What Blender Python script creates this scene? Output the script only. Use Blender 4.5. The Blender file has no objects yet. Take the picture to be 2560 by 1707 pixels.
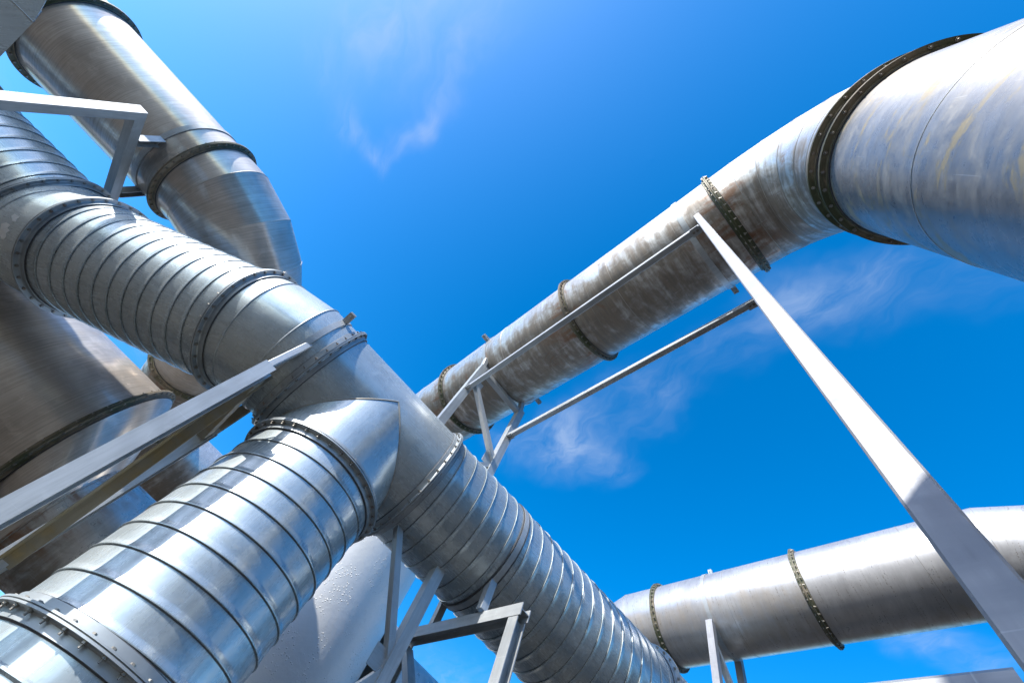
import bpy, math, random
import numpy as np
from mathutils import Vector, Matrix, Quaternion

random.seed(7); np.random.seed(7)
RAD = math.radians
scene = bpy.context.scene
COL = scene.collection
ZC = 1.5                      # eye height above the yard

# ------------------------------------------------------------------ camera
cam_data = bpy.data.cameras.new('camera'); cam = bpy.data.objects.new('camera', cam_data)
COL.objects.link(cam); scene.camera = cam
cam_data.sensor_width = 36.0; cam_data.lens = 1028.245 / 2560 * 36.0
cam_data.clip_start = 0.02; cam_data.clip_end = 3000
Rg = Vector((0.79479133, -0.53000043, 0.29564553)); Up = Vector((-0.60688281, -0.69410394, 0.38718597)); Fw = Vector((0, 0.48715424, 0.87331595))
m = Matrix((Rg, Up, -Fw)).transposed().to_4x4(); m.translation = (0, 0, ZC); cam.matrix_world = m

# ------------------------------------------------------------------ light
SUN_AZ, SUN_EL = RAD(-152.5), RAD(35)
sdir = Vector((math.cos(SUN_EL)*math.cos(SUN_AZ), math.cos(SUN_EL)*math.sin(SUN_AZ), math.sin(SUN_EL)))
sl = bpy.data.lights.new('sun', 'SUN'); sl.energy = 5.0; sl.angle = RAD(0.53); sl.color = (1.0, 0.965, 0.91)
so = bpy.data.objects.new('sun', sl); COL.objects.link(so); so.rotation_euler = sdir.to_track_quat('Z', 'Y').to_euler(); so.location = (-6, -4, 14)
world = bpy.data.worlds.new('World'); scene.world = world; world.use_nodes = True
scene.view_settings.view_transform = 'Standard'; scene.view_settings.look = 'None'
scene.view_settings.exposure = 0.6; scene.view_settings.gamma = 1.0; scene.view_settings.use_curve_mapping = False
scene.cycles.use_denoising = True; scene.cycles.use_adaptive_sampling = True; scene.cycles.adaptive_threshold = 0.02
scene.cycles.max_bounces = 5; scene.cycles.glossy_bounces = 4; scene.cycles.diffuse_bounces = 3

class NT:                       # tiny node helper
    def __init__(s, tree): s.t = tree; s.n = tree.nodes; s.l = tree.links
    def add(s, typ, **kw):
        n = s.n.new(typ)
        for k, v in kw.items():
            if k == 'inp':
                for i, val in v.items():
                    if hasattr(val, 'is_output') or isinstance(val, bpy.types.NodeSocket): s.l.new(val, n.inputs[i])
                    else: n.inputs[i].default_value = val
            else: setattr(n, k, v)
        return n
    def math(s, op, a, b=None, c=None, clamp=False):
        n = s.n.new('ShaderNodeMath'); n.operation = op; n.use_clamp = clamp
        for i, v in enumerate((a, b, c)):
            if v is None: continue
            if isinstance(v, bpy.types.NodeSocket): s.l.new(v, n.inputs[i])
            else: n.inputs[i].default_value = v
        return n.outputs[0]
    def smooth(s, x, a, b):
        n = s.n.new('ShaderNodeMapRange'); n.interpolation_type = 'SMOOTHSTEP'
        s.l.new(x, n.inputs[0]); n.inputs[1].default_value = a; n.inputs[2].default_value = b
        return n.outputs[0]
    def mix(s, f, a, b, typ='RGBA', blend='MIX'):
        n = s.n.new('ShaderNodeMix'); n.data_type = typ; n.blend_type = blend
        ia, ib = (6, 7) if typ == 'RGBA' else (2, 3)
        for i, v in ((0, f), (ia, a), (ib, b)):
            if isinstance(v, bpy.types.NodeSocket): s.l.new(v, n.inputs[i])
            else: n.inputs[i].default_value = v if not (typ == 'RGBA' and i > 0 and len(v) == 3) else (*v, 1)
        return n.outputs[2 if typ == 'RGBA' else 0]
    def noise(s, vec, scale, detail=4, rough=.55, dist=0.0):
        n = s.add('ShaderNodeTexNoise'); n.inputs['Scale'].default_value = scale; n.inputs['Detail'].default_value = detail
        n.inputs['Roughness'].default_value = rough; n.inputs['Distortion'].default_value = dist
        if vec is not None: s.l.new(vec, n.inputs['Vector'])
        return n.outputs[0]
    def mapping(s, vec, scale=(1, 1, 1), rot=(0, 0, 0), loc=(0, 0, 0)):
        n = s.add('ShaderNodeMapping'); s.l.new(vec, n.inputs[0])
        n.inputs['Scale'].default_value = scale; n.inputs['Rotation'].default_value = rot; n.inputs['Location'].default_value = loc
        return n.outputs[0]

# ------------------------------------------------------------------ sky with thin cirrus on a flat high layer
wt = NT(world.node_tree); wt.n.clear()
out = wt.add('ShaderNodeOutputWorld'); bg = wt.add('ShaderNodeBackground')
sky = wt.add('ShaderNodeTexSky'); sky.sky_type = 'NISHITA'; sky.sun_disc = False
sky.sun_elevation = SUN_EL; sky.sun_rotation = math.pi/2 - SUN_AZ
sky.air_density = 1.0; sky.dust_density = 1.0; sky.ozone_density = 3.6; sky.altitude = 200
hs = wt.add('ShaderNodeHueSaturation', inp={'Saturation': 1.40, 'Value': 1.48, 'Hue': 0.498, 'Color': sky.outputs[0]})   # deep polarised blue
tc = wt.add('ShaderNodeTexCoord'); sep = wt.add('ShaderNodeSeparateXYZ', inp={0: tc.outputs['Generated']})
dz = wt.math('MAXIMUM', sep.outputs[2], 0.06)
cu = wt.math('DIVIDE', sep.outputs[0], dz); cv = wt.math('DIVIDE', sep.outputs[1], dz)
cxy = wt.add('ShaderNodeCombineXYZ', inp={0: cu, 1: cv})
warp = wt.add('ShaderNodeTexNoise', inp={'Vector': cxy.outputs[0], 'Scale': 5.0, 'Detail': 3.0, 'Roughness': 0.6})
wv = wt.add('ShaderNodeVectorMath', operation='SUBTRACT', inp={0: warp.outputs[1], 1: (0.5, 0.5, 0.5)})
wv2 = wt.add('ShaderNodeVectorMath', operation='SCALE', inp={0: wv.outputs[0]}); wv2.inputs['Scale'].default_value = 0.16
cw = wt.add('ShaderNodeVectorMath', operation='ADD', inp={0: cxy.outputs[0], 1: wv2.outputs[0]})
def stroke(p0, p1, width, amount):          # soft streak of cirrus between two points of the layer
    pa = wt.add('ShaderNodeVectorMath', operation='SUBTRACT', inp={0: cw.outputs[0], 1: (*p0, 0)})
    ba = Vector((p1[0]-p0[0], p1[1]-p0[1], 0))
    dot = wt.add('ShaderNodeVectorMath', operation='DOT_PRODUCT', inp={0: pa.outputs[0], 1: ba})
    h = wt.math('DIVIDE', dot.outputs['Value'], ba.dot(ba), clamp=True)
    hb = wt.add('ShaderNodeVectorMath', operation='SCALE', inp={0: ba}); wt.l.new(h, hb.inputs['Scale'])
    d = wt.add('ShaderNodeVectorMath', operation='DISTANCE', inp={0: pa.outputs[0], 1: hb.outputs[0]})
    f = wt.smooth(d.outputs['Value'], width, 0.0)
    return wt.math('MULTIPLY', wt.math('POWER', f, 1.5), amount)
STROKES = [((-.80, .25), (-.66, .37), .10, .35), ((-.66, .37), (-.54, .38), .07, .42), ((-.54, .37), (-.48, .22), .06, .45),
           ((-.48, .22), (-.45, -.03), .08, .50), ((-.68, .16), (-.54, -.06), .20, .55),
           ((.20, .87), (.29, .70), .15, .62), ((.29, .72), (.37, .45), .16, .66), ((.33, .82), (.43, .68), .13, .45),
           ((.38, .40), (.44, .06), .12, .40), ((.44, .06), (.62, -.20), .15, .50), ((1.38, .52), (1.52, .44), .13, 1.1),
           ((-1.9, 1.1), (-1.2, 1.6), .35, .5), ((-1.4, -1.6), (.1, -1.3), .5, .5), ((.4, 2.4), (1.6, 2.0), .5, .5)]
tot = None
for st in STROKES:
    v = stroke(*st); tot = v if tot is None else wt.math('ADD', tot, v)
fine = wt.noise(wt.mapping(cw.outputs[0], scale=(16, 5, 1), rot=(0, 0, RAD(18))), 1.1, 5, .62, .5)
puff = wt.noise(cw.outputs[0], 3.2, 3, .6)
cl = wt.math('MULTIPLY', wt.math('MULTIPLY', tot, wt.smooth(fine, .12, .88)), wt.smooth(puff, .12, .78))
cl = wt.math('MINIMUM', wt.math('MULTIPLY', cl, .80), .5)
skyc = wt.mix(cl, hs.outputs[0], (2.6, 3.2, 4.3))
wt.l.new(skyc, bg.inputs[0]); bg.inputs[1].default_value = 0.15
wt.l.new(bg.outputs[0], out.inputs[0])
world.cycles.sampling_method = 'MANUAL'; world.cycles.sample_map_resolution = 512

# ------------------------------------------------------------------ materials (all procedural, UV in metres: u around, v along)
def new_mat(name):
    mt = bpy.data.materials.new(name); mt.use_nodes = True; t = NT(mt.node_tree); t.n.clear()
    o = t.add('ShaderNodeOutputMaterial'); b = t.add('ShaderNodeBsdfPrincipled'); t.l.new(b.outputs[0], o.inputs[0])
    return mt, t, b
def sheet_metal(name, base, dark, metallic, rough, grain=(2, 60), stain=None, stain_amt=0.0, stain_lo=.5, stain_hi=.7, wav=.02, aniso=0.0, spec_var=.12, drips=0.0, brushed=.25, soft=.35, soft_rough=.62, under=None, rust=0.0, scratch=0.0, patch_col=None, smear=0.0):
    """sheet steel: a sharp and a scattered reflection lobe, rolled grain, stains; UV is in metres (u round the duct, v along it)"""
    mt, t, b = new_mat(name); outn = [n for n in t.n if n.type == 'OUTPUT_MATERIAL'][0]
    uv = t.add('ShaderNodeUVMap').outputs[0]; suv = t.add('ShaderNodeSeparateXYZ', inp={0: uv})
    obj = t.add('ShaderNodeNewGeometry').outputs['Position']
    g = t.noise(t.mapping(uv, scale=(grain[0], grain[1], 1)), 1.0, 4, .7)                      # brushed / rolled grain
    big = t.noise(obj, 1.7, 3, .6, .3); mid = t.noise(obj, 9.0, 4, .65, .6); fine = t.noise(obj, 60, 1, .6)
    c = t.mix(t.smooth(big, .35, .68), base, dark)
    c = t.mix(t.math('MULTIPLY', t.smooth(g, .35, .7), brushed), c, tuple(x*.55 for x in dark))
    c = t.mix(t.math('MULTIPLY', t.smooth(mid, .52, .72), .30), c, tuple(min(1, x*1.18) for x in base))
    st = None
    if stain is not None:
        run = t.noise(t.mapping(uv, scale=(1.6, 11, 1)), 1.0, 6, .68, .25)                    # runs round the duct under gravity
        sn = t.math('ADD', t.math('ADD', t.math('MULTIPLY', big, .3), t.math('MULTIPLY', mid, .3)), t.math('MULTIPLY', run, .4))
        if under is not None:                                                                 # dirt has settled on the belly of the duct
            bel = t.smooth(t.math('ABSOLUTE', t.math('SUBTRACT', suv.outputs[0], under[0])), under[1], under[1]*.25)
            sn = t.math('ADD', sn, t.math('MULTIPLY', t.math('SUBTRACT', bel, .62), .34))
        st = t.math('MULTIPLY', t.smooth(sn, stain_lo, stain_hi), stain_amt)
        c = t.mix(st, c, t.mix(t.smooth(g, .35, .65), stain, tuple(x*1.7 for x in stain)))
    if rust > 0:
        rv = t.math('MULTIPLY', t.smooth(suv.outputs[1], .55, .0), t.smooth(t.noise(t.mapping(uv, scale=(7, 2.2, 1)), 1.0, 6, .65), .46, .62))
        rv = t.math('MAXIMUM', rv, t.math('MULTIPLY', t.smooth(t.noise(t.mapping(obj, loc=(3, 1, 7)), 2.6, 7, .7, .8), .60, .70), .8))
        rv = t.math('MULTIPLY', rv, rust); c = t.mix(rv, c, (.21, .085, .028)); st = rv if st is None else t.math('MAXIMUM', st, rv)
    if patch_col is not None:
        pm = t.math('MULTIPLY', t.smooth(t.noise(t.mapping(uv, scale=(2.2, 5.0, 1), rot=(0, 0, .5)), 1.0, 7, .7, .6), .53, .62), .7)
        c = t.mix(pm, c, patch_col); st = pm if st is None else t.math('MAXIMUM', st, pm)
    if drips > 0:
        dn = t.noise(t.mapping(uv, scale=(3.0, 45, 1)), 1.0, 4, .6); dots = t.noise(uv, 85, 2, .5)
        dm = t.math('MULTIPLY', t.math('MULTIPLY', t.smooth(dn, .56, .66), t.smooth(dots, .5, .6)), drips)
        c = t.mix(dm, c, (.16, .11, .06))
    if smear > 0:                                                                             # dried sealant and chalky smears
        sm = t.math('MULTIPLY', t.smooth(t.noise(t.mapping(uv, scale=(6, 16, 1), rot=(0, 0, .9)), 1.0, 7, .72, 1.2), .66, .74), smear)
        c = t.mix(sm, c, (.62, .63, .62)); st = sm if st is None else t.math('MAXIMUM', st, sm)
    sc = None
    if scratch > 0:
        s1_ = t.noise(t.mapping(uv, scale=(2.5, 130, 1), rot=(0, 0, .35)), 1.0, 3, .5, .3); s2_ = t.noise(t.mapping(uv, scale=(140, 3, 1), rot=(0, 0, .2)), 1.0, 3, .5, .3)
        sc = t.math('MULTIPLY', t.math('MAXIMUM', t.smooth(s1_, .68, .74), t.smooth(s2_, .69, .75)), scratch)
        c = t.mix(sc, c, tuple(min(1, x*1.5) for x in base))
    t.l.new(c, b.inputs['Base Color'])
    r = t.math('ADD', rough - spec_var/2, t.math('MULTIPLY', mid, spec_var))
    r = t.math('ADD', r, t.math('MULTIPLY', t.math('SUBTRACT', g, .5), spec_var))
    if st is not None: r = t.math('ADD', r, t.math('MULTIPLY', st, .25))
    t.l.new(r, b.inputs['Roughness'])
    b2 = t.add('ShaderNodeBsdfPrincipled'); t.l.new(c, b2.inputs['Base Color']); b2.inputs['Roughness'].default_value = soft_rough
    if st is not None:
        mm = t.math('MULTIPLY', t.math('SUBTRACT', 1.0, t.math('MULTIPLY', st, .8)), metallic); t.l.new(mm, b.inputs['Metallic']); t.l.new(mm, b2.inputs['Metallic'])
    else: b.inputs['Metallic'].default_value = metallic; b2.inputs['Metallic'].default_value = metallic
    if aniso:
        tg = t.add('ShaderNodeTangent', direction_type='UV_MAP'); t.l.new(tg.outputs[0], b.inputs['Tangent'])
        b.inputs['Anisotropic'].default_value = aniso
    wn = t.noise(t.mapping(uv, scale=(1.0, 1.6, 1)), 2.4, 3, .5)
    hgt = t.math('ADD', t.math('MULTIPLY', wn, wav), t.math('MULTIPLY', fine, .00012))
    hgt = t.math('ADD', hgt, t.math('MULTIPLY', g, .00015))
    bp = t.add('ShaderNodeBump', inp={'Height': hgt}); bp.inputs['Distance'].default_value = 1.0; bp.inputs['Strength'].default_value = 1.0
    t.l.new(bp.outputs[0], b.inputs['Normal']); t.l.new(bp.outputs[0], b2.inputs['Normal'])
    mx = t.add('ShaderNodeMixShader'); mx.inputs[0].default_value = soft
    t.l.new(b.outputs[0], mx.inputs[1]); t.l.new(b2.outputs[0], mx.inputs[2]); t.l.new(mx.outputs[0], outn.inputs[0])
    return mt
M = {}
M['galv'] = sheet_metal('galvanized_sheet', (.55, .60, .61), (.42, .47, .485), .76, .27, grain=(50, 3.0), wav=.006, stain=(.27, .21, .13), stain_amt=.38, stain_lo=.565, stain_hi=.70, spec_var=.10, brushed=.26, soft=.45, soft_rough=.62, scratch=.25, smear=.35)
M['galv_flange'] = sheet_metal('galvanized_flange_steel', (.46, .49, .50), (.32, .345, .355), .6, .45, grain=(4, 4), wav=.004, stain=(.20, .10, .045), stain_amt=.75, stain_lo=.60, stain_hi=.68)
M['steel_in'] = sheet_metal('brushed_stainless', (.72, .665, .60), (.50, .455, .405), .82, .19, grain=(1.6, 70), wav=.003, aniso=.4, stain=(.22, .155, .085), stain_amt=.45, stain_lo=.53, stain_hi=.72, brushed=.42, soft=.47, soft_rough=.64, scratch=.35)
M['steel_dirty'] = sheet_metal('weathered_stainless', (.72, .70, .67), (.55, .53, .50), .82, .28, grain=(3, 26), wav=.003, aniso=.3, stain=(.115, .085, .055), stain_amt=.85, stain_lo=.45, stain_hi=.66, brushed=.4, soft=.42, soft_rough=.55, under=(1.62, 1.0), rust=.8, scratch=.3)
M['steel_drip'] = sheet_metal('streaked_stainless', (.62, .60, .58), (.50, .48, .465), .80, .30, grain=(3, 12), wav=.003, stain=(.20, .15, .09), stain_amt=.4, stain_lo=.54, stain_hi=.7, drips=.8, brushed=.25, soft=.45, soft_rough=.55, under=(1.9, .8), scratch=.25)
M['steel_big'] = sheet_metal('scuffed_stainless', (.42, .405, .385), (.31, .295, .28), .82, .28, grain=(8, 20), wav=.006, stain=(.28, .25, .20), stain_amt=.6, stain_lo=.46, stain_hi=.64, brushed=.35, soft=.5, soft_rough=.55, scratch=.5, patch_col=(.36, .275, .13))
M['green'] = sheet_metal('olive_painted_flange', (.085, .10, .05), (.15, .135, .095), .2, .5, grain=(4, 4), wav=.003, stain=(.20, .16, .115), stain_amt=.8, stain_lo=.44, stain_hi=.58)
M['frame'] = sheet_metal('galvanized_structural_steel', (.50, .52, .525), (.37, .385, .39), .5, .40, grain=(40, 3), wav=.0012, stain=(.28, .22, .13), stain_amt=.45, stain_lo=.56, stain_hi=.70, brushed=.3, soft=.5, scratch=.3)
M['post'] = sheet_metal('weathered_white_galvanized_steel', (.36, .365, .375), (.28, .285, .30), .3, .42, grain=(34, 1.2), wav=.001, stain=(.15, .15, .165), stain_amt=.6, stain_lo=.47, stain_hi=.62, brushed=.35, soft=.5, scratch=.4, smear=.3)
M['frame_old'] = sheet_metal('stained_structural_steel', (.36, .33, .26), (.24, .22, .17), .4, .5, grain=(30, 3), wav=.0012, stain=(.20, .145, .06), stain_amt=.8, stain_lo=.45, stain_hi=.62, brushed=.3)
M['bolt'] = sheet_metal('zinc_bolt', (.36, .34, .30), (.22, .20, .17), .7, .45, grain=(2, 2), wav=0.0, stain=(.14, .07, .035), stain_amt=.8, stain_lo=.50, stain_hi=.60)
M['weld_bright'] = sheet_metal('bright_weld_bead', (.55, .54, .52), (.42, .41, .39), .7, .4, grain=(40, 40), wav=.001)
M['weld'] = sheet_metal('weld_bead', (.46, .44, .40), (.30, .27, .23), .6, .5, grain=(40, 40), wav=.001, stain=(.18, .11, .06), stain_amt=.7, stain_lo=.50, stain_hi=.62)
M['seam'] = sheet_metal('dark_sealant_gap_shade', (.08, .08, .085), (.05, .05, .05), .2, .6, grain=(9, 9), wav=0.0)  # joint sealant, also the painted shade of the clamp gap
M['groove'] = sheet_metal('grimy_seam_groove', (.13, .135, .135), (.09, .09, .09), .4, .5, grain=(30, 3), wav=0.0)
M['paper'] = sheet_metal('torn_paper_label', (.74, .73, .70), (.60, .59, .57), 0.0, .8, grain=(9, 9), wav=.001)
def tank_material():
    mt, t, b = new_mat('blistered_silver_paint')
    pos = t.add('ShaderNodeNewGeometry').outputs['Position']
    n1 = t.noise(pos, 1.3, 4, .6); n2 = t.noise(pos, 14, 5, .6)
    c = t.mix(n1, (.60, .595, .57), (.70, .69, .665)); c = t.mix(t.math('MULTIPLY', t.smooth(n2, .6, .8), .4), c, (.40, .38, .38))
    t.l.new(c, b.inputs['Base Color']); b.inputs['Metallic'].default_value = .35; b.inputs['Roughness'].default_value = .5
    vo = t.add('ShaderNodeTexVoronoi', feature='F1'); t.l.new(pos, vo.inputs['Vector']); vo.inputs['Scale'].default_value = 38
    bl = t.math('MULTIPLY', t.smooth(vo.outputs[0], .32, .10), t.smooth(t.noise(pos, 3.0, 3, .6), .5, .6))
    h = t.math('ADD', t.math('MULTIPLY', bl, .006), t.math('MULTIPLY', n2, .003))
    bp = t.add('ShaderNodeBump', inp={'Height': h}); bp.inputs['Distance'].default_value = 1; t.l.new(bp.outputs[0], b.inputs['Normal'])
    return mt
M['tank'] = tank_material()
def ground_material():
    mt, t, b = new_mat('yard_gravel')
    pos = t.add('ShaderNodeNewGeometry').outputs['Position']
    n1 = t.noise(pos, .12, 5, .6); n2 = t.noise(pos, 3.0, 6, .7); n3 = t.noise(pos, 30, 4, .7)
    c = t.mix(t.smooth(n1, .35, .65), (.045, .040, .034), (.10, .078, .055)); c = t.mix(t.math('MULTIPLY', n2, .6), c, (.035, .031, .027)); c = t.mix(t.smooth(n3, .6, .8), c, (.16, .14, .11))
    t.l.new(c, b.inputs['Base Color']); b.inputs['Roughness'].default_value = .95
    bp = t.add('ShaderNodeBump', inp={'Height': n3}); bp.inputs['Distance'].default_value = .02; t.l.new(bp.outputs[0], b.inputs['Normal'])
    return mt
M['ground'] = ground_material()

# ------------------------------------------------------------------ mesh tools (numpy, coordinates relative to the eye)
class MB:
    def __init__(s): s.v = []; s.f = []; s.uv = []
    def add(s, verts, faces, uvs):                    # uvs: per vertex
        o = len(s.v); s.v += [tuple(map(float, p)) for p in verts]; s.uv += [tuple(map(float, q)) for q in uvs]
        s.f += [tuple(o + i for i in fc) for fc in faces]
def build(mb, name, mat, parent=None, smooth=True, angle=32, origin=None, fixuv=None):
    me = bpy.data.meshes.new(name)
    base = np.array(origin if origin is not None else (ROOT[parent.name] if parent is not None and parent.name in ROOT else (0, 0, 0)), float)
    me.from_pydata([tuple(np.array(p) - base) for p in mb.v], [], mb.f)
    ul = me.uv_layers.new(name='UVMap')
    lv = np.zeros(len(me.loops), dtype=np.int32); me.loops.foreach_get('vertex_index', lv)
    uva = np.array(mb.uv, dtype=np.float32)[lv]
    # close the wrap: faces that span the start angle get the far u
    if fixuv:
        k = 0
        for p in me.polygons:
            us = uva[k:k+p.loop_total, 0]
            if us.max() - us.min() > fixuv*.5: us[us < fixuv*.5] += fixuv
            k += p.loop_total
    ul.data.foreach_set('uv', uva.ravel())
    if smooth:
        me.polygons.foreach_set('use_smooth', [True]*len(me.polygons)); me.set_sharp_from_angle(angle=RAD(angle))
    me.materials.append(mat)
    if getattr(mb, 'slots', None):
        me.materials.append(M['groove']); me.polygons.foreach_set('material_index', mb.slots)
    me.update()
    o = bpy.data.objects.new(name, me); COL.objects.link(o)
    if parent is not None: o.parent = parent
    if parent is not None and parent.name in SUBROOT: pass
    return o
ROOT = {}; SUBROOT = set()
def thing(name, base, label, cat, group=None):
    e = bpy.data.objects.new(name, None); COL.objects.link(e); e.empty_display_size = .2
    e.location = (base[0], base[1], base[2] + ZC); ROOT[e.name] = np.array(base, float)
    e['label'] = label; e['category'] = cat
    if group: e['group'] = group
    return e
def sub(mb, name, mat, part, root, **kw):              # a sub-part: same coordinates as its part
    o = build(mb, name, mat, None, origin=ROOT[root.name], **kw); o.parent = part; return o
def nrm(a): a = np.array(a, float); return a/np.linalg.norm(a)
def frame_for(d, c=None):
    d = nrm(d)
    if abs(d[2]) > .9:
        u = np.array([c[0], c[1], 0.0]) if c is not None else np.array([1., 0, 0]); u = nrm(u - (u@d)*d)
    else: u = nrm(np.array([0, 0, 1.0]) - d[2]*d)
    return u, np.cross(d, u)
def revolve(c, d, prof, n=96, closed=False, mb=None):
    """prof: list of (t, r) along axis d from c"""
    mb = mb or MB(); d = nrm(d); c = np.array(c, float); u, w = frame_for(d, c)
    th = np.linspace(0, 2*math.pi, n, endpoint=False); cs = np.cos(th)[:, None]*u + np.sin(th)[:, None]*w
    vs = []; uv = []; L = 0; pt = None
    for t, r in prof:
        if pt is not None: L += math.hypot(t-pt[0], r-pt[1])
        pt = (t, r); vs.append(c + d*t + cs*r); uv.append(np.stack([th*.5, np.full(n, L)], 1))
    k = len(prof); fs = []
    for j in range(k if closed else k-1):
        j2 = (j+1) % k
        for i in range(n):
            i2 = (i+1) % n; fs.append((j*n+i, j*n+i2, j2*n+i2, j2*n+i))
    mb.add(np.vstack(vs), fs, np.vstack(uv)); return mb
def mitre(points, R, n=96, mb=None, r_in=.02, sub_len=.25):
    """straight tubes joined by mitre planes along a polyline; returns mesh and the joint rings"""
    mb = mb or MB(); P = [np.array(p, float) for p in points]; D = [nrm(P[i+1]-P[i]) for i in range(len(P)-1)]
    u, w = frame_for(D[0], P[0]); th = np.linspace(0, 2*math.pi, n, endpoint=False)
    off = (np.cos(th)[:, None]*u + np.sin(th)[:, None]*w)*R
    ring = P[0] + off; rings = [ring]; cuts = []; L = 0; Ls = [0]
    for i, d in enumerate(D):
        if i+1 < len(D): nn = nrm(d + D[i+1])
        else: nn = d
        tt = ((P[i+1]-ring)@nn)/(d@nn); nxt = ring + tt[:, None]*d
        seg = np.linalg.norm(P[i+1]-P[i]); k = max(1, int(seg/sub_len))
        for q in range(1, k+1): rings.append(ring + (nxt-ring)*q/k); Ls.append(L + seg*q/k)
        L += seg; ring = nxt
        if i+1 < len(D): cuts.append(nxt)
    vs = np.vstack(rings); uv = np.vstack([np.stack([th*R, np.full(n, l)], 1) for l in Ls]); fs = []
    for j in range(len(rings)-1):
        for i in range(n):
            i2 = (i+1) % n; fs.append((j*n+i, j*n+i2, (j+1)*n+i2, (j+1)*n+i))
    mb.add(vs, fs, uv)
    # inner wall so open ends show thickness
    return mb, cuts, (ring, D[-1])
def arc_points(p0, corner, p1, bend, seg=4):
    """polyline p0 -> mitred bend near corner -> p1"""
    p0, c, p1 = (np.array(a, float) for a in (p0, corner, p1)); a = nrm(p0-c); b = nrm(p1-c)
    ang = math.pi - math.acos(np.clip(a@b, -1, 1)); ln = bend*math.tan(ang/2)
    s = c + a*ln; bis = nrm(a+b); cen = c + bis*(bend/math.cos(ang/2)); r0 = s - cen; e = c + b*ln; ax = nrm(np.cross(r0, e-cen))
    pts = [p0]; step = ang/seg; rr = bend/math.cos(step/2)
    for k in range(seg):
        q = (k+.5)*step; r = r0*math.cos(q) + np.cross(ax, r0)*math.sin(q); pts.append(cen + r/bend*rr)
    pts.append(p1); return pts, s, e
def tube_loop(pts, r, mb=None, closed=True, m=6):
    mb = mb or MB(); pts = np.array(pts, float); N = len(pts); vs = []; uv = []
    nx = np.roll(pts, -1, 0) - np.roll(pts, 1, 0)
    if not closed: nx[0] = pts[1]-pts[0]; nx[-1] = pts[-1]-pts[-2]
    cen = pts.mean(0)
    for i in range(N):
        t = nrm(nx[i]); o = pts[i]-cen; o = o - (o@t)*t; o = nrm(o) if np.linalg.norm(o) > 1e-6 else frame_for(t)[0]; q = np.cross(t, o)
        for k in range(m):
            a = 2*math.pi*k/m; vs.append(pts[i] + r*(math.cos(a)*o + math.sin(a)*q)); uv.append((i*.03, k*.01))
    fs = []
    for i in range(N if closed else N-1):
        j = (i+1) % N
        for k in range(m): fs.append((i*m+k, i*m+(k+1) % m, j*m+(k+1) % m, j*m+k))
    mb.add(vs, fs, uv); return mb
PITCH = .1335
PROF = [(0.0, .0), (.006, .0076), (.034, .0080), (.044, .0046), (.10, .0038), (.112, .0029), (.155, .0025), (.167, .0017), (.27, .0008), (.42, .0002), (.62, .0), (.84, .0), (.962, -.0008)]
def spiral(c, d, L, R, phase=0.0, n=128, mb=None, hand=1):
    """lock-seam spiral duct: ridged strip wound round the axis"""
    mb = mb or MB(); d = nrm(d); c = np.array(c, float); u, w = frame_for(d, c); mp = len(PROF)
    k0 = -2; k1 = int(L/PITCH)+2; rows = []
    for k in range(k0, k1+1):
        for (q, h) in PROF: rows.append(((k+q+phase)*PITCH, h))
    th = np.linspace(0, 2*math.pi, n, endpoint=False); J = len(rows); idx = {}; vs = []; uv = []
    for j, (t0, h) in enumerate(rows):
        for i in range(n):
            t = t0 + PITCH*i/n
            tc_ = min(max(t, 0), L); hh = h if tc_ == t else 0.0
            cs = math.cos(hand*th[i])*u + math.sin(hand*th[i])*w
            vs.append(c + d*tc_ + cs*(R+hh)); uv.append((th[i]*R, tc_)); idx[(j, i)] = (len(vs)-1, tc_)
    fs = []; slots = []
    for j in range(J-1):
        for i in range(n):
            a = idx[(j, i)]; b_ = idx[(j+1, i)]
            if i+1 < n: a2 = idx[(j, i+1)]; b2 = idx[(j+1, i+1)]
            else:
                if j+mp+1 >= J: continue
                a2 = idx[(j+mp, 0)]; b2 = idx[(j+mp+1, 0)]
            ts = (a[1], a2[1], b_[1], b2[1])
            if max(ts) - min(ts) < 1e-6 and (max(ts) <= 1e-6 or min(ts) >= L-1e-6): continue
            q = (a[0], a2[0], b2[0], b_[0]) if hand > 0 else (a[0], b_[0], b2[0], a2[0])
            fs.append(q); slots.append(1 if j % mp == mp-1 else 0)
    mb.add(vs, fs, uv); mb.slots = slots; return mb
def flange_prof(R, lip=.05, half=.05, plate=.011, gap=.0025):
    a, b = R+.004, R+.014
    return [(-half, a), (-half, b), (-plate-.006, b), (-plate, b+.006), (-plate, R+lip), (-gap, R+lip), (-gap, R+lip-.012), (gap, R+lip-.012), (gap, R+lip), (plate, R+lip), (plate, b+.006), (plate+.006, b), (half, b), (half, a)]
def bolt_mesh():
    mb = MB(); n = 6
    def hexp(z0, z1, r, k=6):
        vs = [(r*math.cos(2*math.pi*i/k), r*math.sin(2*math.pi*i/k), z) for z in (z0, z1) for i in range(k)]
        fs = [(i, (i+1) % k, k+(i+1) % k, k+i) for i in range(k)] + [tuple(range(k))[::-1], tuple(range(k, 2*k))]
        mb.add(vs, fs, [(v[0], v[1]) for v in vs])
    hexp(-.034, .022, .0052, 6); hexp(.011, .020, .0115); hexp(-.020, -.011, .0115)
    me = bpy.data.meshes.new('bolt'); me.from_pydata(mb.v, [], mb.f); me.uv_layers.new(name='UVMap'); me.materials.append(M['bolt']); me.update(); return me
BOLT = bolt_mesh()
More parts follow.
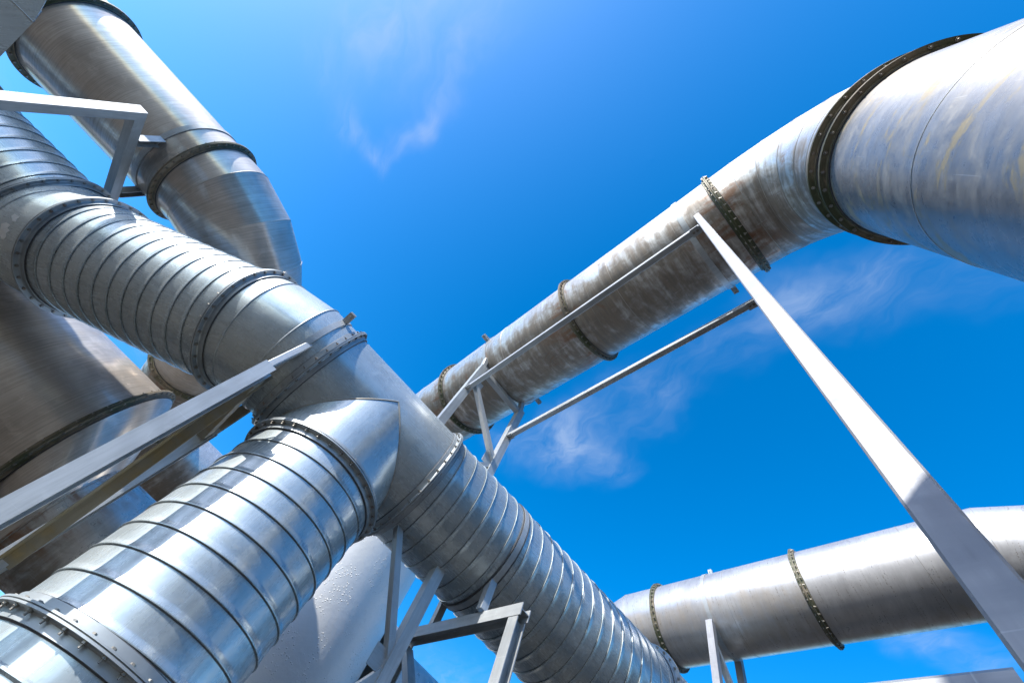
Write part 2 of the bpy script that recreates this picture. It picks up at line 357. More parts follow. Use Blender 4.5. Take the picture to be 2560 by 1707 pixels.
def flange(root, c, d, R, mat, nb=34, lip=.05, half=.05, n=96, name='flange', seam=True, ang0=0.0):
    d = nrm(d); mb = revolve(c, d, flange_prof(R, lip, half), n)
    o = build(mb, name, mat, root, angle=25)
    u, w = frame_for(d, c); base = ROOT[root.name]
    q = Vector(d).to_track_quat('Z', 'Y')
    for i in range(nb):
        a = 2*math.pi*(i+ang0)/nb; p = np.array(c) + (R+lip*.62)*(math.cos(a)*u + math.sin(a)*w) - base
        b = bpy.data.objects.new('bolt', BOLT); COL.objects.link(b); b.parent = o
        b.location = p; b.rotation_mode = 'QUATERNION'; b.rotation_quaternion = q @ Quaternion((0, 0, 1), random.random()*1.0)
    if seam:
        for s in (-1, 1):
            th = np.linspace(0, 2*math.pi, n, endpoint=False)
            sub(tube_loop(np.array(c) + d*s*(half+.001) + (R+.004)*(np.cos(th)[:, None]*u + np.sin(th)[:, None]*w), .0042), 'sealant_and_gap_shade', M['seam'], o, root)
    return o
def band(root, c, d, R, width=.06, lug_dirs=(), mat=None, n=96):
    d = nrm(d); h = width/2
    o = build(revolve(c, d, [(-h, R+.001), (-h, R+.010), (h, R+.010), (h, R+.001)], n), 'clamp_band', mat or M['frame'], root, angle=25)
    for ld in lug_dirs:
        ld = nrm(ld); p = np.array(c) + ld*(R+.055)
        mb = MB(); t = np.cross(d, ld)
        for s in (-1, 1): box_into(mb, p + t*s*.014, ld*.05, d*h, t*.005)
        cyl_into(mb, p + ld*.02 - t*.035, p + ld*.02 + t*.035, .007, 8)
        sub(mb, 'clamp_lug', M['frame'], o, root, smooth=False)
    return o
def box_into(mb, c, a, b, e):
    c, a, b, e = (np.array(x, float) for x in (c, a, b, e)); vs = [c + i*a + j*b + k*e for i in (-1, 1) for j in (-1, 1) for k in (-1, 1)]
    fs = [(0, 1, 3, 2), (4, 6, 7, 5), (0, 4, 5, 1), (2, 3, 7, 6), (0, 2, 6, 4), (1, 5, 7, 3)]
    if np.dot(np.cross(a, b), e) < 0: fs = [f[::-1] for f in fs]
    mb.add(vs, fs, [((v-c)@nrm(b)+(v-c)@nrm(e), (v-c)@nrm(a)) for v in vs])
def cyl_into(mb, p0, p1, r, n=12):
    p0, p1 = np.array(p0, float), np.array(p1, float); revolve(p0, p1-p0, [(0, 1e-4), (0, r), (np.linalg.norm(p1-p0), r), (np.linalg.norm(p1-p0), 1e-4)], n, mb=mb)
def extrude(sec, p0, p1, ref, mb=None, bevel=0):
    """2-D section (x along ref, y along axis x ref) swept from p0 to p1"""
    mb = mb or MB(); p0, p1 = np.array(p0, float), np.array(p1, float); d = nrm(p1-p0); r = np.array(ref, float); r = nrm(r - (r@d)*d); s = np.cross(d, r)
    k = len(sec); L = np.linalg.norm(p1-p0); vs = [p + r*x + s*y for p in (p0, p1) for (x, y) in sec]
    per = [0]
    for i in range(k): per.append(per[-1] + math.hypot(sec[(i+1) % k][0]-sec[i][0], sec[(i+1) % k][1]-sec[i][1]))
    V_, F_, U_ = [], [], []
    for i in range(k):
        j = (i+1) % k; o = len(V_); V_ += [vs[i], vs[j], vs[k+j], vs[k+i]]; U_ += [(per[i], 0), (per[i+1], 0), (per[i+1], L), (per[i], L)]; F_.append((o, o+1, o+2, o+3))
    o = len(V_); V_ += vs[:k]; U_ += list(sec); F_.append(tuple(range(o, o+k))[::-1])
    o = len(V_); V_ += vs[k:]; U_ += list(sec); F_.append(tuple(range(o, o+k)))
    mb.add(V_, F_, U_); return mb
def H(w, h, tf=.008, tw=.006):
    a, b, c = w/2, h/2, tw/2
    return [(-a, -b), (a, -b), (a, -b+tf), (c, -b+tf), (c, b-tf), (a, b-tf), (a, b), (-a, b), (-a, b-tf), (-c, b-tf), (-c, -b+tf), (-a, -b+tf)]
def Cc(w, h, t=.007):
    a, b = w/2, h/2
    return [(-a, -b), (a, -b), (a, -b+t), (-a+t, -b+t), (-a+t, b-t), (a, b-t), (a, b), (-a, b)]
def Lg(w, h, t=.007): return [(0, 0), (w, 0), (w, t), (t, t), (t, h), (0, h)]
def SQ(w, h, b=.006):
    x, y = w/2, h/2; return [(-x+b, -y), (x-b, -y), (x, -y+b), (x, y-b), (x-b, y), (-x+b, y), (-x, y-b), (-x, -y+b)]
def member(root, name, sec, p0, p1, ref, mat): return build(extrude(sec, p0, p1, ref), name, mat, root, smooth=False)
def azd(a, z=0.0): return np.array([math.cos(RAD(a)), math.sin(RAD(a)), z])
GZ = -ZC                    # ground level seen from the eye

# ------------------------------------------------------------------ ground
gm = MB(); gm.add([(-700, -700, GZ), (700, -700, GZ), (700, 700, GZ), (-700, 700, GZ)], [(0, 1, 2, 3)], [(0, 0), (1, 0), (1, 1), (0, 1)])
g = build(gm, 'ground', M['ground'], None, smooth=False); g['kind'] = 'structure'; g.location.z = ZC

# ================================================================== galvanized spiral duct with tee and riser
RG = .5
T0 = np.array([-.53, 2.88, 2.39]); d4 = azd(12.3)
gd = thing('galvanized_duct', (-.53, 2.87, GZ), 'long galvanized spiral duct with a tee and riser, running from upper left to bottom', 'duct')
pD = T0 - d4*.615; pE = T0 + d4*.605; pC = np.array([-1.74, 2.737, 2.375]); pB = np.array([-3.31, 3.18, 2.345]); pA = np.array([-4.02, 3.325, 2.43])
d2 = nrm(pC - pB); d0 = azd(11.0)
# tee: equal-diameter main and branch, cut along their mitre line
def tee(c, d, R, half, drop, n=128):
    mb = MB(); d = nrm(d); up = np.array([0, 0, 1.0]); s = np.cross(up, d); K = 14
    def grid(rows, rev=False):
        a = len(rows); b = len(rows[0][0]); vs = np.vstack([r[0] for r in rows]); uv = np.vstack([r[1] for r in rows]); fs = []
        for i in range(a-1):
            for j in range(b-1):
                q = (i*b+j, i*b+j+1, (i+1)*b+j+1, (i+1)*b+j); fs.append(q[::-1] if rev else q)
        mb.add(vs, fs, uv)
    ths = np.linspace(0, 2*math.pi, n+1)
    def mrow(th, x0, x1):
        off = R*(math.cos(th)*up + math.sin(th)*s); x = np.linspace(x0, x1, K); return (c + off + x[:, None]*d, np.stack([np.full(K, th*R), x], 1))
    q = n//4; top = np.concatenate([ths[3*q:] - 2*math.pi, ths[1:q+1]])
    grid([mrow(t, -half, half) for t in top], True)
    low = ths[q:3*q+1]
    grid([mrow(t, -half, -R*abs(math.cos(t))) for t in low], True); grid([mrow(t, R*abs(math.cos(t)), half) for t in low], True)
    rows = []
    for t in np.linspace(0, 2*math.pi, n+1):
        off = R*(math.cos(t)*d + math.sin(t)*s); z = np.linspace(-drop, -R*abs(math.cos(t)), K); rows.append((c + off + z[:, None]*up, np.stack([np.full(K, t*R), z], 1)))
    grid(rows)
    return mb
to = build(tee(T0, d4, RG, .58, .64), 'tee_section', M['galv'], gd, angle=40)
upv = np.array([0, 0, 1.0]); sv = np.cross(upv, d4)
for sg in (-1, 1):
    tt = np.linspace(0, 2*math.pi, 100, endpoint=False); half = [t for t in np.linspace(-math.pi/2, math.pi/2, 60)]
    pts = [T0 + RG*1.002*(sg*math.cos(t)*d4 + math.sin(t)*sv) - upv*RG*abs(math.cos(t)) for t in half]
    mbw = MB(); N = len(pts)
    for i, p in enumerate(pts[:-1]): pass
    sub(tube_loop(pts, .006, closed=False), 'weld_bead', M['weld'], to, gd)
# straight spiral runs and smooth elbows
build(spiral(pE + d4*.03, d4, .83, RG, phase=.35), 'spiral_run', M['galv'], gd, angle=30)
build(spiral(pE + d4*.93, d4, 1.98, RG, phase=.1), 'spiral_run', M['galv'], gd, angle=30)
build(revolve(pE + d4*.85, d4, [(0, RG+.001), (.09, RG+.001)], 96), 'plain_collar', M['galv'], gd)
build(spiral(pC - d2*.05, -d2, np.linalg.norm(pC-pB)-.1, RG, phase=.2), 'spiral_run', M['galv'], gd, angle=30)
kA = pA + d0*.15
e1, cuts1, _ = mitre([pC, pC + d2*.125, pD - d4*.24, pD], RG); eo = build(e1, 'elbow', M['galv'], gd, fixuv=2*math.pi*RG, angle=12)
for cu_ in cuts1: sub(tube_loop(cu_, .0065), 'lap_seam', M['galv_flange'], eo, gd)
e2, cuts2, _ = mitre([pA, kA, pB - d2*.30, pB], RG); eo2 = build(e2, 'elbow', M['galv'], gd, fixuv=2*math.pi*RG, angle=12)
for cu_ in cuts2: sub(tube_loop(cu_, .0065), 'lap_seam', M['galv_flange'], eo2, gd)
build(spiral(pA - d0*.04, -d0, 1.28, RG, phase=.6), 'spiral_run', M['galv'], gd, angle=30)
pA2 = pA - d0*1.36
build(spiral(pA2 - d0*.04, -d0, 2.46, RG, phase=.1), 'spiral_run', M['galv'], gd, angle=30)
pF = T0 - upv*.67
zH = .445
build(spiral((T0[0], T0[1], zH+.05), upv, pF[2]-.05-zH-.05, RG, phase=.55), 'spiral_run', M['galv'], gd, angle=30)
build(revolve((T0[0], T0[1], GZ), upv, [(0, RG), (zH-GZ-.05, RG)], 128), 'riser_foot', M['galv'], gd)
sub_ring = build(revolve((T0[0], T0[1], zH-.16), upv, [(-.012, RG+.001), (-.004, RG+.012), (.004, RG+.012), (.012, RG+.001)], 128), 'rolled_bead', M['galv'], gd)
pG = pE + d4*2.96
for (c_, d_, a0) in ((pA2, d0, 0), (pA, d0, .3), (pB, d2, .1), (pC, d2, .6), (pD, d4, .2), (pE, d4, .5), (pG, d4, .2)): flange(gd, c_, d_, RG, M['galv_flange'], nb=34, ang0=a0, lip=.05)
flange(gd, pF, upv, RG, M['galv_flange'], nb=36); flange(gd, (T0[0], T0[1], zH), upv, RG, M['galv_flange'], nb=36, ang0=.4)
e3, cuts3, _ = mitre([pG + d4*.05, pG + d4*1.5], RG); build(e3, 'plain_run', M['galv'], gd)
# torn paper labels left on the elbow
def patch(root, c, d, R, th0, t0, outline, name, mat):
    d = nrm(d); u, w = frame_for(d, c); mb = MB(); k = len(outline); vs = []; uv = []
    for r in (R+.0022, R+.0008):
        for (x, y) in outline:
            a = th0 + x/R; vs.append(np.array(c) + d*(t0+y) + (math.cos(a)*u + math.sin(a)*w)*r); uv.append((x, y))
    fs = [tuple(range(k)), tuple(range(k, 2*k))[::-1]] + [(i, (i+1) % k, k+(i+1) % k, k+i)[::-1] for i in range(k)]
    mb.add(vs, fs, uv); return build(mb, name, mat, root, smooth=False)

patch(gd, pB, d2, RG, 2.355, -.20, [(-.028, -.03), (0.0, -.038), (.012, -.012), (.03, .0), (.022, .034), (.004, .02), (-.02, .028)], 'paper_label', M['paper'])
patch(gd, pB, d2, RG, 2.575, -.215, [(-.055, -.02), (-.03, -.05), (0.0, -.035), (.02, -.045), (.06, -.01), (.075, .03), (.04, .045), (.02, .03), (-.01, .05), (-.02, .02), (-.05, .03)], 'paper_label', M['paper'])
cg = pA - d0*1.08; ng = azd(101.0)
band(gd, cg, d0, RG, .06, (-ng*.93 + upv*.25,))
# ================================================================== stainless ducts
def stainless_flange(root, c, d, nb=40, lip=.05, mat=None, **kw): return flange(root, c, d, RS, mat or M['green'], nb=nb, lip=lip, half=.035, **kw)
RS = .5
# --- upper left, jogs behind the galvanized duct
d1 = azd(13.0); SC = 1.1; R1 = RS*SC; F2 = np.array([-3.47, 2.59, 3.38])*SC; r1 = np.array([-2.95, 4.8, 3.30])*SC; dr = azd(106.8)
s1 = thing('stainless_duct', (F2[0], F2[1], GZ), 'shiny brown-tinted stainless duct at the upper left, dropping behind the galvanized duct', 'duct', 'stainless ducts')
K1 = np.array([-2.36, 2.85, 3.37])*SC; K2 = r1 + dr*2.35*SC
pa, a_s, a_e = arc_points(F2, K1, r1, 1.02*SC, 5)
pb_, b_s, b_e = arc_points(r1, K2, K2 + d1*6, .72*SC, 4)
st0, c0, _ = mitre([F2 - d1*5.0, F2], R1); build(st0, 'duct_run', M['steel_in'], s1, fixuv=2*math.pi*R1)
ela, cutsa, _ = mitre(pa, R1); oa = build(ela, 'elbow', M['steel_in'], s1, fixuv=2*math.pi*R1, angle=12)
for cu_ in cutsa: sub(tube_loop(cu_, .003), 'weld_bead', M['weld'], oa, s1)
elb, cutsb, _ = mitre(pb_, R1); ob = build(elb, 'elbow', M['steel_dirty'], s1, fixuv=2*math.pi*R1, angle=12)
for cu_ in cutsb: sub(tube_loop(cu_, .003), 'weld_bead', M['weld'], ob, s1)
for c_, d_ in ((F2, d1), (F2 - d1*1.66*SC, d1), (r1, dr), (r1 + dr*1.35*SC, dr)): flange(s1, c_, d_, R1, M['green'], nb=40, lip=.055, half=.038)
# --- upper right, high duct turning down beside the camera
a2 = np.array([1.016, .007, 4.504]); dS = nrm((-.2576, .9646, .056)); at2 = lambda t: a2 + dS*t
vx = np.array([1.260, -.903, 0])
s2 = thing('stainless_duct', (1.26, -.903, GZ), 'large weathered stainless duct at the upper right with brown underside and downward bend', 'duct', 'stainless ducts')
cor = at2(-.945); zf1, zf2 = 3.455, 3.24
pe, e_s, e_e = arc_points(at2(-.03), cor, np.array([vx[0], vx[1], zf1+.03]), .90, 5)
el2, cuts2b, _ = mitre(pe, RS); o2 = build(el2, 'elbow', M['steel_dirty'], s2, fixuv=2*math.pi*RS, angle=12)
for cu_ in cuts2b: sub(tube_loop(cu_, .0032), 'weld_bead', M['weld'], o2, s2)
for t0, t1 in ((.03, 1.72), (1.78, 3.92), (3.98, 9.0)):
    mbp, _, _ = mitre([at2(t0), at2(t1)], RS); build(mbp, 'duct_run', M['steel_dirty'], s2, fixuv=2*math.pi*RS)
for t in (1.15, 2.75, 4.55):
    u_, w_ = frame_for(dS); th = np.linspace(0, 2*math.pi, 96, endpoint=False)
    build(tube_loop(at2(t) + RS*1.001*(np.cos(th)[:, None]*u_ + np.sin(th)[:, None]*w_), .0028), 'weld_bead', M['weld'], s2)
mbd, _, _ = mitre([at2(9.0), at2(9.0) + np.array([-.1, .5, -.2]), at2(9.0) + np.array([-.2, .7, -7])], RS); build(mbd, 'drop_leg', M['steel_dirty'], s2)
for t in (0.0, 1.75, 3.95): stainless_flange(s2, at2(t), dS, nb=44)
fl1 = flange(s2, (vx[0], vx[1], zf1), upv, RS, M['green'], nb=30, lip=.05, half=.03); fl2 = flange(s2, (vx[0], vx[1], zf2), upv, RS, M['green'], nb=30, lip=.05, half=.03)
build(revolve((vx[0], vx[1], zf2+.02), upv, [(0, RS), (zf1-zf2-.04, RS)], 96), 'short_spool', M['steel_drip'], s2)
build(revolve((vx[0], vx[1], GZ), upv, [(0, RS), (1, RS), (2, RS), (3, RS), (4, RS), (zf2-GZ-.02, RS)], 128), 'drop_leg', M['steel_big'], s2, fixuv=None)
for zz in (2.30, 1.1):
    th = np.linspace(0, 2*math.pi, 96, endpoint=False)
    build(tube_loop(np.stack([vx[0] + RS*1.001*np.cos(th), vx[1] + RS*1.001*np.sin(th), np.full(96, zz)], 1), .0022), 'weld_bead', M['weld_bright'], s2)
# --- lower right
a4 = np.array([5.266, 1.849, 4.45]); dT = nrm((-.305, .952, -.034)); at4 = lambda t: a4 + dT*t
s4 = thing('stainless_duct', (5.54, .99, GZ), 'streaked stainless duct at the lower right, behind the white post, bending down at both ends', 'duct', 'stainless ducts')
pl_, l_s, l_e = arc_points(at4(2.93), at4(3.95), at4(3.95) + np.array([0, 0, -7]), .75, 4)
pr_, r_s, r_e = arc_points(at4(.9), at4(-1.75), at4(-1.75) + np.array([0, 0, -7]), .95, 5)
for pp, nm in ((pl_, 'elbow'), (pr_, 'elbow')):
    mbp, cc, _ = mitre(pp, RS); oo = build(mbp, nm, M['steel_drip'], s4, fixuv=2*math.pi*RS, angle=12)
    for cu_ in cc: sub(tube_loop(cu_, .003), 'weld_bead', M['weld'], oo, s4)
mbp, _, _ = mitre([at4(.95), at4(2.9)], RS); build(mbp, 'duct_run', M['steel_drip'], s4, fixuv=2*math.pi*RS)
for t in (.93, 2.9): stainless_flange(s4, at4(t), dT, nb=44)
for t in (-.25, 1.85):
    u_, w_ = frame_for(dT); th = np.linspace(0, 2*math.pi, 96, endpoint=False)
    build(tube_loop(at4(t) + RS*1.001*(np.cos(th)[:, None]*u_ + np.sin(th)[:, None]*w_), .003), 'weld_bead', M['weld'], s4)
# --- wide duct at the left edge with its bolted mouth and hood
c3 = np.array([-3.18, 5.819, 2.203])*.86; R3 = .80; d3 = azd(13.4)
s3 = thing('stainless_duct', (c3[0], c3[1], GZ), 'wide stainless duct at the left edge ending in a bolted flange with a sheet hood', 'duct', 'stainless ducts')
mbp, _, _ = mitre([c3 - d3*6, c3], R3, n=128); build(mbp, 'duct_run', M['steel_in'], s3, fixuv=2*math.pi*R3)
flange(s3, c3, d3, R3, M['green'], nb=46, lip=.06, half=.04, n=128)
u3, w3 = frame_for(d3); r5 = .53; th = np.linspace(0, 2*math.pi, 96, endpoint=False)
ra = c3 + d3*.05 + R3*(np.cos(th)[:, None]*u3 + np.sin(th)[:, None]*w3)
c5 = c3 + d3*.42 - upv*.46; rb = c5 + r5*(np.cos(th)[:, None]*u3 + np.sin(th)[:, None]*w3)
hood = MB(); hood.add(np.vstack([ra, rb]), [(i, (i+1) % 96, 96+(i+1) % 96, 96+i) for i in range(96)], np.vstack([np.stack([th*R3, np.zeros(96)], 1), np.stack([th*R3, np.full(96, .55)], 1)]))
build(hood, 'eccentric_reducer', M['steel_in'], s3)
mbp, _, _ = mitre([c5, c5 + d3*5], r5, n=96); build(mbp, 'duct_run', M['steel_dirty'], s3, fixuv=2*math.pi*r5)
for t_ in (.02, .75, 1.9): build(tube_loop(c5 + d3*t_ + (r5+.001)*(np.cos(th)[:, None]*u3 + np.sin(th)[:, None]*w3), .004), 'weld_bead', M['weld'], s3)
for a_, b_ in ((-.35, .25), (.2, .5)):
    member(s3, 'brace_plate', SQ(.09, .012, .002), c3 + d3*.06 + u3*a_ - w3*.74, c3 + d3*.45 - u3*.38 - w3*b_, d3, M['frame_old'])
# --- low duct at the bottom centre
c6 = np.array([2.6, 6.6, 3.0]); 
nP = np.array([-0.138, 0.431, -0.892]); d6 = azd(14)
c6 = c6 - ((c6@nP))*nP + nP*(.5 if nP[2] < 0 else -.5)
s6 = thing('stainless_duct', (c6[0], c6[1], GZ), 'short piece of plain stainless duct at the bottom centre, behind the braces', 'duct', 'stainless ducts')
mbp, _, _ = mitre([c6 - d6*1.6, c6 + d6*3], .5); build(mbp, 'duct_run', M['steel_drip'], s6, fixuv=math.pi)
u_, w_ = frame_for(d6); th = np.linspace(0, 2*math.pi, 96, endpoint=False)
build(tube_loop(c6 + d6*.2 + .501*(np.cos(th)[:, None]*u_ + np.sin(th)[:, None]*w_), .006), 'weld_bead', M['weld'], s6)
for t_ in (2.2, 2.9): member(s6, 'saddle_leg', H(.08, .08), (*(c6 + d6*t_)[:2], GZ), (*(c6 + d6*t_)[:2], c6[2]-.49), d6, M['frame'])
for t_ in (-2.8, -4.6): member(s3, 'saddle_leg', H(.10, .10), (*(c3 + d3*t_)[:2], GZ), (*(c3 + d3*t_)[:2], c3[2]-R3+.01), d3, M['frame'])
# --- painted tank behind the riser
tk = thing('tank', (.02, 6.0, GZ), 'silver painted upright tank with blistered paint, behind the riser at the bottom centre', 'tank')
build(revolve((.02, 6.0, GZ), upv, [(0, .93)] + [(k*.5, .93) for k in range(1, 11)] + [(5.3, .93), (5.5, .88), (5.62, .72), (5.7, .45), (5.73, .01)], 128), 'shell', M['tank'], tk)
# --- sheet transition piece in the top left corner
hp = thing('hopper', (-3.9, 1.2, GZ), 'grey sheet metal hopper corner poking into the top left corner', 'hopper')
hm = MB()
front = np.array([(-4.05, 1.30, 2.06), (-3.95, 1.10, 2.42), (-3.74, 1.30, 2.32), (-3.70, 1.42, 2.24), (-3.565, 1.75, 1.905), (-3.53, 1.93, 1.70), (-3.80, 1.75, 1.62)])
ridge = np.array([(-3.60, 1.46, 2.14), (-3.46, 1.74, 1.83)])
back = front + np.array([-.75, -.30, .35])
V_ = np.vstack([front, ridge, back])
F_ = [(0, 1, 2, 7), (2, 3, 7), (3, 4, 8, 7), (4, 5, 8), (5, 6, 8), (0, 7, 8, 6)] + [(i, 9+i, 9+(i+1) % 7, (i+1) % 7) for i in range(7)] + [tuple(range(9, 16))]
hm.add(V_, F_, [(v[0]+v[1], v[2]) for v in V_]); build(hm, 'cone', M['galv'], hp, smooth=True, angle=25)
build(tube_loop([front[0], ridge[0], front[3]], .004, closed=False), 'weld_bead', M['weld'], hp)
for dx, dy in ((-.3, -.05), (-.75, -.2)): pass
member(hp, 'leg', Lg(.07, .07), (-4.45, 1.05, GZ), (-4.45, 1.05, 2.1), (1, 0, 0), M['frame'])

# ================================================================== steel supports
wF, hF = .085, .085
# --- frame carrying the upper left stainless duct
q = thing('support_frame', (-3.56*SC, 1.96*SC, GZ), 'galvanized post and cross arm holding the upper left stainless duct', 'support frame', 'pipe supports')
pq = np.array([-3.56, 1.96])*SC; cr = azd(103.0)
member(q, 'post', Cc(.088, .093), (pq[0], pq[1], GZ), (pq[0], pq[1], 2.79*SC), cr, M['frame'])
cb0 = np.array([pq[0], pq[1], 2.75*SC]) + cr*.02; cb1 = np.array([pq[0], pq[1], 2.75*SC]) + cr*.98*SC
member(q, 'cross_arm', Cc(.088, .088), cb0, cb1, upv, M['frame'])
sc = F2 - d1*.23*SC
for s_ in (-.31*SC, .31*SC):
    p = sc + cr*s_; member(q, 'stub', Cc(.075, .075), (p[0]+.02, p[1], 2.79*SC), (p[0]+.02, p[1], 3.01*SC), d1, M['frame'])
band(q, sc, d1, R1, .055, (cr,))
# --- frame under the galvanized elbow, beside the tee
f1 = thing('support_frame', (-1.29, 2.75, GZ), 'galvanized steel frame with a diagonal brace holding the duct left of the tee', 'support frame', 'pipe supports')
n4 = azd(102.3); P1 = np.array([-1.145, 2.245]); P2 = np.array([-1.385, 3.17])
member(f1, 'post', H(.085, .085), (P1[0], P1[1], GZ), (P1[0], P1[1], 1.79), d4, M['frame'])
member(f1, 'post', H(.085, .085), (P2[0], P2[1], GZ), (P2[0], P2[1], 1.80), d4, M['frame'])
sc = T0 - d4*.775
member(f1, 'stub', SQ(.05, .05), (P1[0]-.02, P1[1]+.01, 1.79), (P1[0]-.03, P1[1]+.06, 2.34), d4, M['frame'])
member(f1, 'stub', Cc(.075, .06), (P2[0], P2[1], 1.78), (sc + n4*.42)[:2].tolist() + [2.10], d4, M['frame_old'])
member(f1, 'brace', Lg(.07, .07), (P1[0]-.03, P1[1]+.07, 1.82), (P2[0], P2[1]-.03, .62), d4, M['frame_old'])
member(f1, 'cross_beam', Cc(.075, .075), (P1[0], P1[1]+.045, 1.70), (P2[0], P2[1]-.045, 1.70), upv, M['frame_old'])
band(f1, sc, d4, RG, .05, (-n4*.9 + upv*.45, n4))
# --- frame under the galvanized duct, bottom centre
f2 = thing('support_frame', (.96, 3.15, GZ), 'dark steel frame with a cross beam under the galvanized duct at the bottom centre', 'support frame', 'pipe supports')
A = np.array([1.15, 2.60]); B = np.array([.79, 3.70]); zb = 1.725; ab = nrm(np.append(B-A, 0))
member(f2, 'cross_beam', H(.085, .09), np.append(A, zb) - ab*.06, np.append(B, zb) + ab*.04, upv, M['frame'])
member(f2, 'post', H(.085, .085), (A[0], A[1], GZ), (A[0], A[1], zb-.046), ab, M['frame'])
member(f2, 'post', H(.085, .085), (B[0], B[1], GZ), (B[0], B[1], zb-.046), ab, M['frame'])
member(f2, 'brace', Cc(.08, .05), np.append(B, zb-.10) - ab*.05, np.append(A, .45) + ab*.05, d4, M['frame'])
scm = T0 + d4*1.50
for s_ in (-.30, .30):
    p = scm + n4*s_; member(f2, 'stub', Cc(.06, .06), (p[0]-.0, p[1], zb+.046), (p[0], p[1], 2.39-math.sqrt(.25-.09)+.02), d4, M['frame'])
band(f2, scm, d4, RG, .05, (n4,))
u_, w_ = frame_for(d4); th = np.linspace(0, 2*math.pi, 96, endpoint=False)
for k_ in (-.034, .034): build(tube_loop(scm + d4*k_ + (RG+.003)*(np.cos(th)[:, None]*u_ + np.sin(th)[:, None]*w_), .007), 'sealant_and_gap_shade', M['seam'], gd)  # dark rings paint the shadowed gap at the clamp joint
# --- tall double frame carrying the upper right stainless duct
tw = thing('support_frame', (.6, 1.6, GZ), 'tall frame with white post, long horizontal beams and braced legs under the upper right duct', 'support frame', 'pipe supports')
L1 = np.array([-.085, 2.866]); L2 = np.array([.611, 3.052]); Pa = np.array([.645, .14]); Pb = np.array([1.385, .317]); nx2 = nrm(np.append(L2-L1, 0))
zc1 = 4.13
for p_, nm in ((L1, 'leg'), (L2, 'leg')): member(tw, nm, Cc(.085, .085), (p_[0], p_[1], GZ), (p_[0], p_[1], zc1+.04), nx2, M['frame'])
member(tw, 'cross_beam', SQ(.07, .07), np.append(L1, zc1) + nx2*.045, np.append(L2, zc1) - nx2*.045, upv, M['frame'])
for (s0, z0, s1_, z1) in ((1, 3.18, 0, 3.86), (1, 3.12, 0, 2.35), (0, 2.28, 1, 1.25), (1, 1.18, 0, .1)):
    p0 = L2 if s0 else L1; p1 = L2 if s1_ else L1
    dd = nrm(np.append(p1-p0, 0)); member(tw, 'brace', Cc(.06, .05), np.append(p0, z0) + dd*.02, np.append(p1, z1) - dd*.02, dS, M['frame'])
ctr = at2(3.05)
for s_, p_ in ((-1, L1), (1, L2)):
    e = ctr + nx2*s_*.36; member(tw, 'stub', SQ(.06, .06), (p_[0], p_[1], zc1), (e[0], e[1], 4.33), dS, M['frame'])
band(tw, ctr, dS, RS, .05, (nx2, -nx2))
for p_ in (Pa, Pb): member(tw, 'post', SQ(.054, .054, .004), (p_[0], p_[1], GZ), (p_[0], p_[1], 4.17), nx2, M['post'])
member(tw, 'cross_beam', SQ(.05, .05), np.append(Pa, 4.0) + nx2*.034, np.append(Pb, 4.0) - nx2*.034, upv, M['frame'])
band(tw, at2(.33), dS, RS, .05, (nx2,))
for a_, b_ in ((L1, Pa), (L2, Pb)):
    dd = nrm(np.append(b_-a_, 0))
    member(tw, 'beam', SQ(.052, .062, .004), np.append(a_, 3.63) + dd*.0 + np.array([0, 0, 0]), np.append(b_, 3.63) - dd*.033, nrm(np.cross(dd, upv)), M['frame'])
    member(tw, 'beam', SQ(.05, .05), np.append(a_, .371) + dd*.045, np.append(b_, .371) - dd*.033, upv, M['post'])
for p_, z_ in ((L2, 3.15), (L1, 2.33), (L2, 1.22), (L1, 3.86)):
    sg = -1 if p_ is L2 else 1
    mbg = MB(); box_into(mbg, np.append(p_, z_) + nx2*sg*.09, nx2*.05, upv*.065, dS*.004); build(mbg, 'gusset', M['frame'], tw, smooth=False)
for p_ in (Pa, Pb, L1, L2):
    mbg = MB(); box_into(mbg, (p_[0], p_[1], GZ+.008), (.11, 0, 0), (0, .11, 0), (0, 0, .008)); build(mbg, 'base_plate', M['frame'], tw, smooth=False)
for a_, b_ in ((L1, Pa), (L2, Pb)):
    dd = nrm(np.append(b_-a_, 0)); sd = nrm(np.cross(dd, upv))
    for p_, sg in ((a_, 1), (b_, -1)):
        c_ = np.append(p_, 3.63) + dd*sg*.075 - sd*0
        mbg = MB(); box_into(mbg, c_ - upv*.034, dd*.035, sd*.034, upv*.003); cl_ = build(mbg, 'cleat', M['frame'], tw, smooth=False)
        for k_ in (-.015, .015):
            bb = bpy.data.objects.new('bolt', BOLT); COL.objects.link(bb); bb.parent = cl_
            bb.location = c_ - upv*.026 + dd*k_ - ROOT[tw.name]; bb.rotation_euler = (math.pi, 0, .3)
# --- frame under the lower right duct
f4 = thing('support_frame', (4.6, 3.87, GZ), 'small light frame with crossed brace under the lower right stainless duct', 'support frame', 'pipe supports')
T1 = np.array([4.25, 3.76]); T2 = np.array([4.93, 3.98]); nx4 = nrm(np.append(T2-T1, 0)); sc4 = at4(2.13)
for p_ in (T1, T2): member(f4, 'post', Cc(.085, .085), (p_[0], p_[1], GZ), (p_[0], p_[1], 4.02), nx4, M['post'])
member(f4, 'brace', Cc(.075, .05), np.append(T1, 3.78) + nx4*.0, np.append(T2, 3.15), dT, M['frame'])
member(f4, 'brace', Cc(.075, .05), np.append(T2, 3.0), np.append(T1, 2.3), dT, M['frame'])
band(f4, sc4, dT, RS, .055, (-nx4*.3 + upv,))

# --- unseen drum shape added behind the viewer to throw shade on the white post
dm = thing('shadow_drum', (-.619, -.743, GZ), 'unseen drum shape added behind the viewer to cast a shadow on the white post', 'shadow_caster')
build(revolve((-.619, -.743, GZ), upv, [(0, .30), (1.0, .30), (1.02, .308), (1.04, .30), (2.0, .30), (2.02, .308), (2.04, .30), (1.551-GZ-.01, .30), (1.551-GZ, .29), (1.551-GZ, .01)], 64), 'shell', M['galv'], dm)

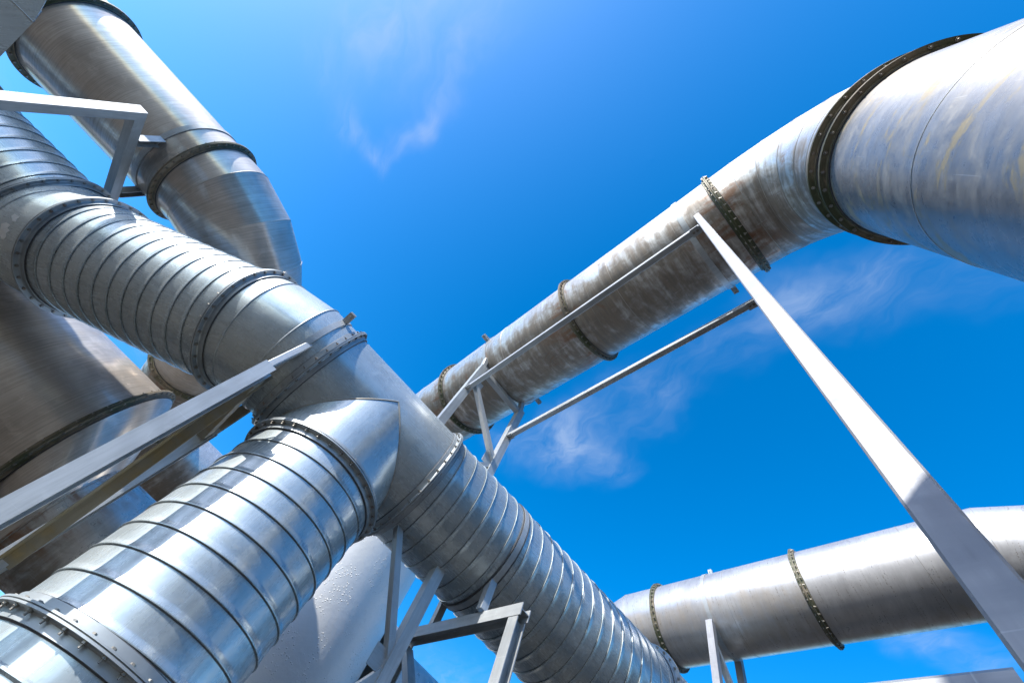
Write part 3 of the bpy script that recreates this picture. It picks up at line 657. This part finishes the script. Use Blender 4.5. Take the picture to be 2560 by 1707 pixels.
# --- unseen clad hall added behind the viewer so the ducts mirror something dark
hall = thing('added_hall', (14, -13, GZ), 'unseen dark hall added behind the viewer to darken the duct reflections', 'added_hall')
def cladding():
    mt, t, b = new_mat('dark_wall_cladding'); pos = t.add('ShaderNodeNewGeometry').outputs['Position']
    n = t.noise(pos, .6, 5, .6); t.l.new(t.mix(n, (.075, .075, .07), (.12, .115, .105)), b.inputs['Base Color']); b.inputs['Roughness'].default_value = .6; return mt
M['clad'] = cladding()
hx0, hx1, hy, hz = -6.0, 34.0, -13.0, 7.0
mbh = MB(); box_into(mbh, ((hx0+hx1)/2, hy-8, (hz+GZ)/2), ((hx1-hx0)/2, 0, 0), (0, 8, 0), (0, 0, (hz-GZ)/2)); build(mbh, 'wall', M['clad'], hall, smooth=False)
mbh = MB()
for k in range(80): box_into(mbh, (hx0+.25+k*.5, hy+.03, (hz+GZ)/2), (.06, 0, 0), (0, .03, 0), (0, 0, (hz-GZ)/2-.05))
cr_ = build(mbh, 'cladding_ribs', M['clad'], hall, smooth=False); cr_['kind'] = 'stuff'
mbh = MB(); box_into(mbh, ((hx0+hx1)/2, hy-8, hz+.12), ((hx1-hx0)/2+.2, 0, 0), (0, 8.25, 0), (0, 0, .12)); build(mbh, 'roof_edge', M['frame'], hall, smooth=False)
for k in range(4):
    mbh = MB(); box_into(mbh, (1+k*8, hy+.07, GZ+2.0), (1.8, 0, 0), (0, .05, 0), (0, 0, 2.0)); build(mbh, 'roller_door', M['frame'], hall, smooth=False)

# --- unseen low halls added round the yard to block horizon glow and darken the metal
for (bx, by, ax, ay, h_, lb) in ((0, 62, 60, 6, 6.2, 'unseen low hall added ahead of the viewer to block horizon glow'), (-62, 5, 6, 45, 6.5, 'unseen low hall added on the left to block horizon glow'), (66, 0, 6, 50, 7.5, 'unseen low hall added on the right to block horizon glow')):
    hb = thing('added_hall', (bx, by, GZ), lb, 'added_hall')
    mbh = MB(); box_into(mbh, (bx, by, h_/2 + GZ), (ax, 0, 0), (0, ay, 0), (0, 0, h_/2)); build(mbh, 'wall', M['clad'], hb, smooth=False)
    mbh = MB(); box_into(mbh, (bx, by, h_ + GZ + .15), (ax+.3, 0, 0), (0, ay+.3, 0), (0, 0, .15)); build(mbh, 'roof_edge', M['clad'], hb, smooth=False)
